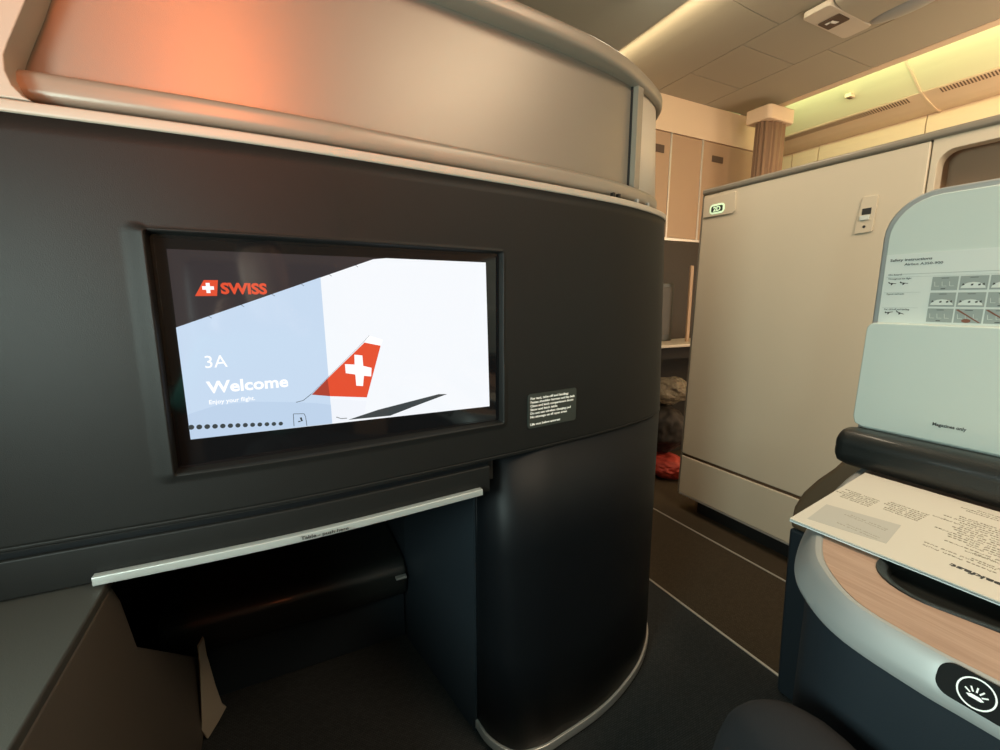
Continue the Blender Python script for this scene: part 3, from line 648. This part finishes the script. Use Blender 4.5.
prism('sheet', [(-.6, Z(1.0853)), (.476, Z(1.0853)), (.476, Z(.945)), (-.6, Z(.945))], XC, 1.1044, 'card_white', cd, axis='x')
T = lambda s_, y, z, size, wd, bold=.0001: text('lettering', s_, size, 'ink', cd, (XC-.0004, Y(y), Z(z)), (0, -1, 0), UP, bold=bold, width=wd)
T('Safety instructions', .4523, 1.0722, .0068, .064, .0001); T('Airbus A350-900', .4294, 1.0638, .0062, .057, .00005)
T('On board', .452, 1.0460, .0048, .021, 0); T('Throughout the flight', .4515, 1.0385, .0042, .037, 0)
T('If guests need assist', .4506, 1.0103, .0036, .028, 0); T('For takeoff and landing', .4511, .9812, .0042, .040, 0)
def cardrect(y0, z0, y1, z1, x): return [(x, Y(y0), Z(z0)), (x, Y(y1), Z(z0)), (x, Y(y1), Z(z1)), (x, Y(y0), Z(z1))]
lines = [cardrect(.431, 1.0476, .0, 1.0482, XC-.0001), cardrect(.455, 1.0425, -.1, 1.0428, XC-.0001), cardrect(.455, 1.0140, .40, 1.0143, XC-.0001), cardrect(.455, .9855, .40, .9858, XC-.0001)]
many('ruled_lines', lines, 'pic_grey', cd, (-1, 0, 0), .0002)
rows = [(1.0408, 1.0172), (1.0130, .9882), (.9850, .9607)]
for r_, (zt, zb) in enumerate(rows):
    for c_ in range(9):
        y0 = .3855-.0372*c_; poly('picture', cardrect(y0, zb, y0-.0350, zt, XC-.0002), 'pic_grey', cd, (-1, 0, 0), .0003)
wh = []; bk = []
for r_, (zt, zb) in enumerate(rows):
    for c_ in range(9):
        y0 = .3855-.0372*c_; q = random.Random(r_*20+c_*3+1); yc = y0-.0175; zc = (zt+zb)/2
        if (r_, c_) in ((1, 0), (0, 1), (1, 1), (0, 2), (1, 3), (2, 4), (0, 5)):
            V_ = [(XC-.0006, Y(yc+.0155*math.cos(a)), Z(zb+.003+.010*math.sin(a))) for a in [math.pi*i/8 for i in range(9)]]; wh.append(V_)
            for dy in (-.014, .014): bk.append([(XC-.0009, Y(yc+dy), Z(zb+.007)), (XC-.0009, Y(yc+dy*.75), Z(zb+.009)), (XC-.0009, Y(yc+dy*.95), Z(zb+.0115))])
            for dy in (-.006, .003): bk.append([(XC-.0009, Y(yc+dy), Z(zb+.007)), (XC-.0009, Y(yc+dy-.003), Z(zb+.0075)), (XC-.0009, Y(yc+dy-.003), Z(zb+.0105)), (XC-.0009, Y(yc+dy), Z(zb+.0095))])
        else:
            for j in range(3): 
                yy = yc+(j-1)*.010; wh.append([(XC-.0006, Y(yy+.003), Z(zb+.007)), (XC-.0006, Y(yy-.003), Z(zb+.007)), (XC-.0006, Y(yy-.003), Z(zb+.0075)), (XC-.0006, Y(yy+.003), Z(zb+.0075))]); 
                wh.append([(XC-.0006, Y(yy+.003), Z(zb+.007)), (XC-.0006, Y(yy+.0025), Z(zb+.007)), (XC-.0006, Y(yy+.0035), Z(zb+.015)), (XC-.0006, Y(yy+.004), Z(zb+.015))])
            bk.append([(XC-.0009, Y(yc+.004), Z(zb+.002)), (XC-.0009, Y(yc-.002), Z(zb+.002)), (XC-.0009, Y(yc-.002), Z(zb+.0032)), (XC-.0009, Y(yc+.004), Z(zb+.0032))])
        bk.append([(XC-.0009, Y(yc+.005), Z(zt-.003)), (XC-.0009, Y(yc-.005), Z(zt-.003)), (XC-.0009, Y(yc-.005), Z(zt-.0022)), (XC-.0009, Y(yc+.005), Z(zt-.0022))])
o = many('picture_shapes', wh+bk, 'card_white', cd, (-1, 0, 0), .0002); o.data.materials.append(M['ink'])
for q in o.data.polygons:
    if o.data.vertices[q.vertices[0]].co.x < XC-.00085: q.material_index = 1
pls = []
for y, z, s_, up in ((.444, 1.0315, 1, 0), (.426, 1.0315, 1, 0), (.443, .9765, 1, 1), (.4255, .976, 1, -1)):   # little aircraft / seat icons
    dy = Vector((-1, .35*up)); 
    def I(a, b): return (XC-.0006, Y(y-a*.0055), Z(z+b*.0035+a*up*.0015))
    pls.append([I(-1.2, .5), I(-.9, -.1), I(1.1, -.35), I(1.2, -.1), I(-.7, .35), I(-1.0, .9)]); pls.append([I(-.3, -.1), I(.3, -.2), I(-.1, -1.0), I(-.4, -1.0)])
for a in range(0, 8, 2): many('pictogram', pls[a:a+2], 'ink', cd, (-1, 0, 0), .0002)
red = []
for c_ in (1, 2, 3):
    y0 = .3855-.0372*c_; zt, zb = rows[2]; red.append([(XC-.0012, Y(y0-.001), Z(zt-.002)), (XC-.0012, Y(y0-.004), Z(zt-.001)), (XC-.0012, Y(y0-.034), Z(zb+.001)), (XC-.0012, Y(y0-.032), Z(zb+.0005))])
red.append([(XC-.0010, Y(.3855-.0372-.016+.006*math.cos(a)), Z(.9645+.0035*math.sin(a))) for a in [i*math.pi/6 for i in range(12)]])
many('crossing_bar', red, 'ink_red', cd, (-1, 0, 0), .0002)

# menu card
mn = thing('menu_card', 'folded cream breakfast menu lying upside down over the tray', 'menu', (.87, .23, .655))
mq = [(1.020, .4260), (.696, .379), (.716, .045), (1.020, .075)]
def mprism(name, z0, z1, m, s=0):
    pts = [(x+s, y+s*.6) for x, y in mq]
    return prism(name, pts, z0, z1, m, mn)
mprism('back_page', .6572, .6588, 'paper_edge', .002)
mprism('front_page', .6615, .6630, 'paper', 0)
mk('fold_gap', [(1.018, .424, .6588), (.706, .379, .6588), (.724, .05, .6588), (1.018, .08, .6588), (1.018, .424, .6616), (.706, .379, .6616), (.724, .05, .6616), (1.018, .08, .6616)], [(0, 1, 2, 3), (7, 6, 5, 4), (0, 1, 5, 4), (1, 2, 6, 5), (2, 3, 7, 6), (3, 0, 4, 7)], 'paper_edge', mn)
ZM = .66315
rd = Vector((.045, 1, 0)).normalized(); ru = Vector((-1, .045, 0))
poly('shaded_box', [(.800, .381, ZM), (.824, .290, ZM), (.742, .274, ZM), (.719, .366, ZM)], 'box_print', mn, (0, 0, 1), .0002)
text('lettering', 'Breakfast', .0135, 'ink', mn, (.757, .147, ZM+.0001), rd, ru, bold=.0003, width=.064)
def para(x, y, lines_, wd, sz=.0055, step=.0088):
    words = ['fresh fruit', 'plain or fruit yoghurt', 'selection of bread', 'with butter and honey', 'sliced cheese', 'and cold cuts', 'warm dishes', 'served with herbs', 'orange juice', 'coffee and tea', 'jam and preserves', 'muesli with berries']
    for i in range(lines_):
        s_ = words[random.randrange(12)]+(' '+words[random.randrange(12)] if wd > .09 else '')
        text('lettering', s_, sz, 'text_print', mn, Vector((x+i*step, y+i*step*.04, ZM+.0001)), rd, ru, width=wd*(.7+.3*random.random()))
para(.795, .085, 3, .165, .0052, .019)
para(.795+.0, .262, 1, .0, ) if False else None
para(.782, .150, 2, .13, .0056, .010)
para(.812, .100, 2, .15, .0056, .010)
para(.845, .180, 7, .085, .0068, .0085)
para(.905, .180, 5, .105, .0068, .0088)
para(.865, .285, 6, .060, .0064, .0080)
para(.855, .345, 6, .058, .0064, .0080)
para(.975, .180, 3, .10, .0060, .0088)
para(.745, .285, 2, .060, .0048, .0078); para(.785, .292, 2, .070, .0048, .0070)
para(.850, .085, 6, .080, .0052, .0088)

# ================================================================== the traveller (only a knee is in view)
def skin(name, J, Ed, m, parent, sub=2):
    me = bpy.data.meshes.new(name); me.from_pydata([j[0] for j in J], Ed, []); o = bpy.data.objects.new(name, me); S.collection.objects.link(o)
    md = o.modifiers.new('skin', 'SKIN')
    for i, j in enumerate(J):
        r = j[1]; r = (r, r) if not isinstance(r, tuple) else r
        me.skin_vertices[0].data[i].radius = r
    me.skin_vertices[0].data[0].use_root = True; md.use_smooth_shade = True
    s_ = o.modifiers.new('sub', 'SUBSURF'); s_.levels = sub; s_.render_levels = sub
    dg = bpy.context.evaluated_depsgraph_get(); me2 = bpy.data.meshes.new_from_object(o.evaluated_get(dg)); o.modifiers.clear(); o.data = me2; me2.materials.clear(); me2.materials.append(M[m])
    for q in me2.polygons: q.use_smooth = True; q.material_index = 0
    o.parent = parent; o.matrix_parent_inverse = Matrix.Translation(-Vector(parent.location)); return o
ps = thing('person', 'seated person in dark trousers, one knee showing beside the console', 'person', (.1, -.25, 0))
skin('body', [((.12, -.38, .90), .055), ((.10, -.34, 1.02), (.075, .085)), ((.09, -.33, 1.12), (.08, .09)), ((.08, -.33, 1.19), .06)], [(0, 1), (1, 2), (2, 3)], 'skin', ps)
skin('hair', [((.095, -.37, 1.06), (.075, .07)), ((.085, -.36, 1.16), (.085, .085)), ((.08, -.34, 1.22), .05)], [(0, 1), (1, 2)], 'hair', ps)
skin('shirt', [((.14, -.38, .48), (.15, .11)), ((.13, -.38, .66), (.15, .10)), ((.12, -.38, .82), (.16, .09)), ((.12, -.38, .90), (.06, .06)),
    ((-.06, -.37, .84), .06), ((-.17, -.28, .66), .048), ((-.09, -.14, .86), .032), ((.30, -.37, .84), .06), ((.40, -.28, .66), .048), ((.22, -.14, .86), .032)],
    [(0, 1), (1, 2), (2, 3), (2, 4), (4, 5), (5, 6), (2, 7), (7, 8), (8, 9)], 'teal_shirt', ps)
skin('trousers', [((.14, -.36, .44), (.14, .10)), ((.24, -.28, .44), .085), ((.41, .02, .47), .078), ((.492, .235, .492), .061), ((.502, .275, .460), .057), ((.46, .27, .20), .05), ((.45, .27, .06), .042),
    ((.05, -.28, .44), .085), ((-.03, .02, .43), .075), ((-.07, .20, .42), .062), ((-.07, .24, .20), .05), ((-.07, .24, .06), .042)],
    [(0, 1), (1, 2), (2, 3), (3, 4), (4, 5), (5, 6), (0, 7), (7, 8), (8, 9), (9, 10), (10, 11)], 'trousers', ps)
for s_, x in ((-1, -.075), (1, .445)):
    prism('shoe', [(x-.04, .20), (x+.04, .20), (x+.045, .36), (x+.03, .44), (x, .46), (x-.03, .44), (x-.045, .36)], .003, .06, 'black_plastic', ps, bevel=.02)
for s_, hx in ((-1, -.065), (1, .191)):
    hand = [((hx, -.12, .90), .026), ((hx-.4*hx, -.085, .95), .022)]; J = list(hand); Ed = [(0, 1)]
    for q in range(4):
        b0 = Vector((hx*.6+.01*s_, -.085, .945+.016*q)); 
        J += [(tuple(b0), .009), (tuple(b0+Vector((-.02*s_, -.0, .008))), .008), (tuple(b0+Vector((-.035*s_, -.02, .004))), .007)]
        k0 = len(J)-3; Ed += [(1, k0), (k0, k0+1), (k0+1, k0+2)]
    J += [((hx*.75, -.10, .93), .011), ((hx*.5, -.115, .94), .009)]; Ed += [(0, len(J)-2), (len(J)-2, len(J)-1)]
    skin('hand', J, Ed, 'skin', ps, 1)
# own seat behind the traveller
t = thing('own_seat', 'dark leather seat under and behind the seated person', 'seat', (.14, -.4, 0))
box('seat_cushion', (-.16, .42, -.60, .02, .20, .325), 'leather', t, .03)
prism('seat_back', [(-.50, .30), (-.56, .60), (-.62, 1.15), (-.74, 1.15), (-.70, .30)], -.14, .42, 'leather', t, axis='x', bevel=.03)
box('seat_base', (-.14, .40, -.65, -.02, .002, .22), 'black_plastic', t, .01)
for o in S.objects:
    if 'abs' in o.keys(): del o['abs']
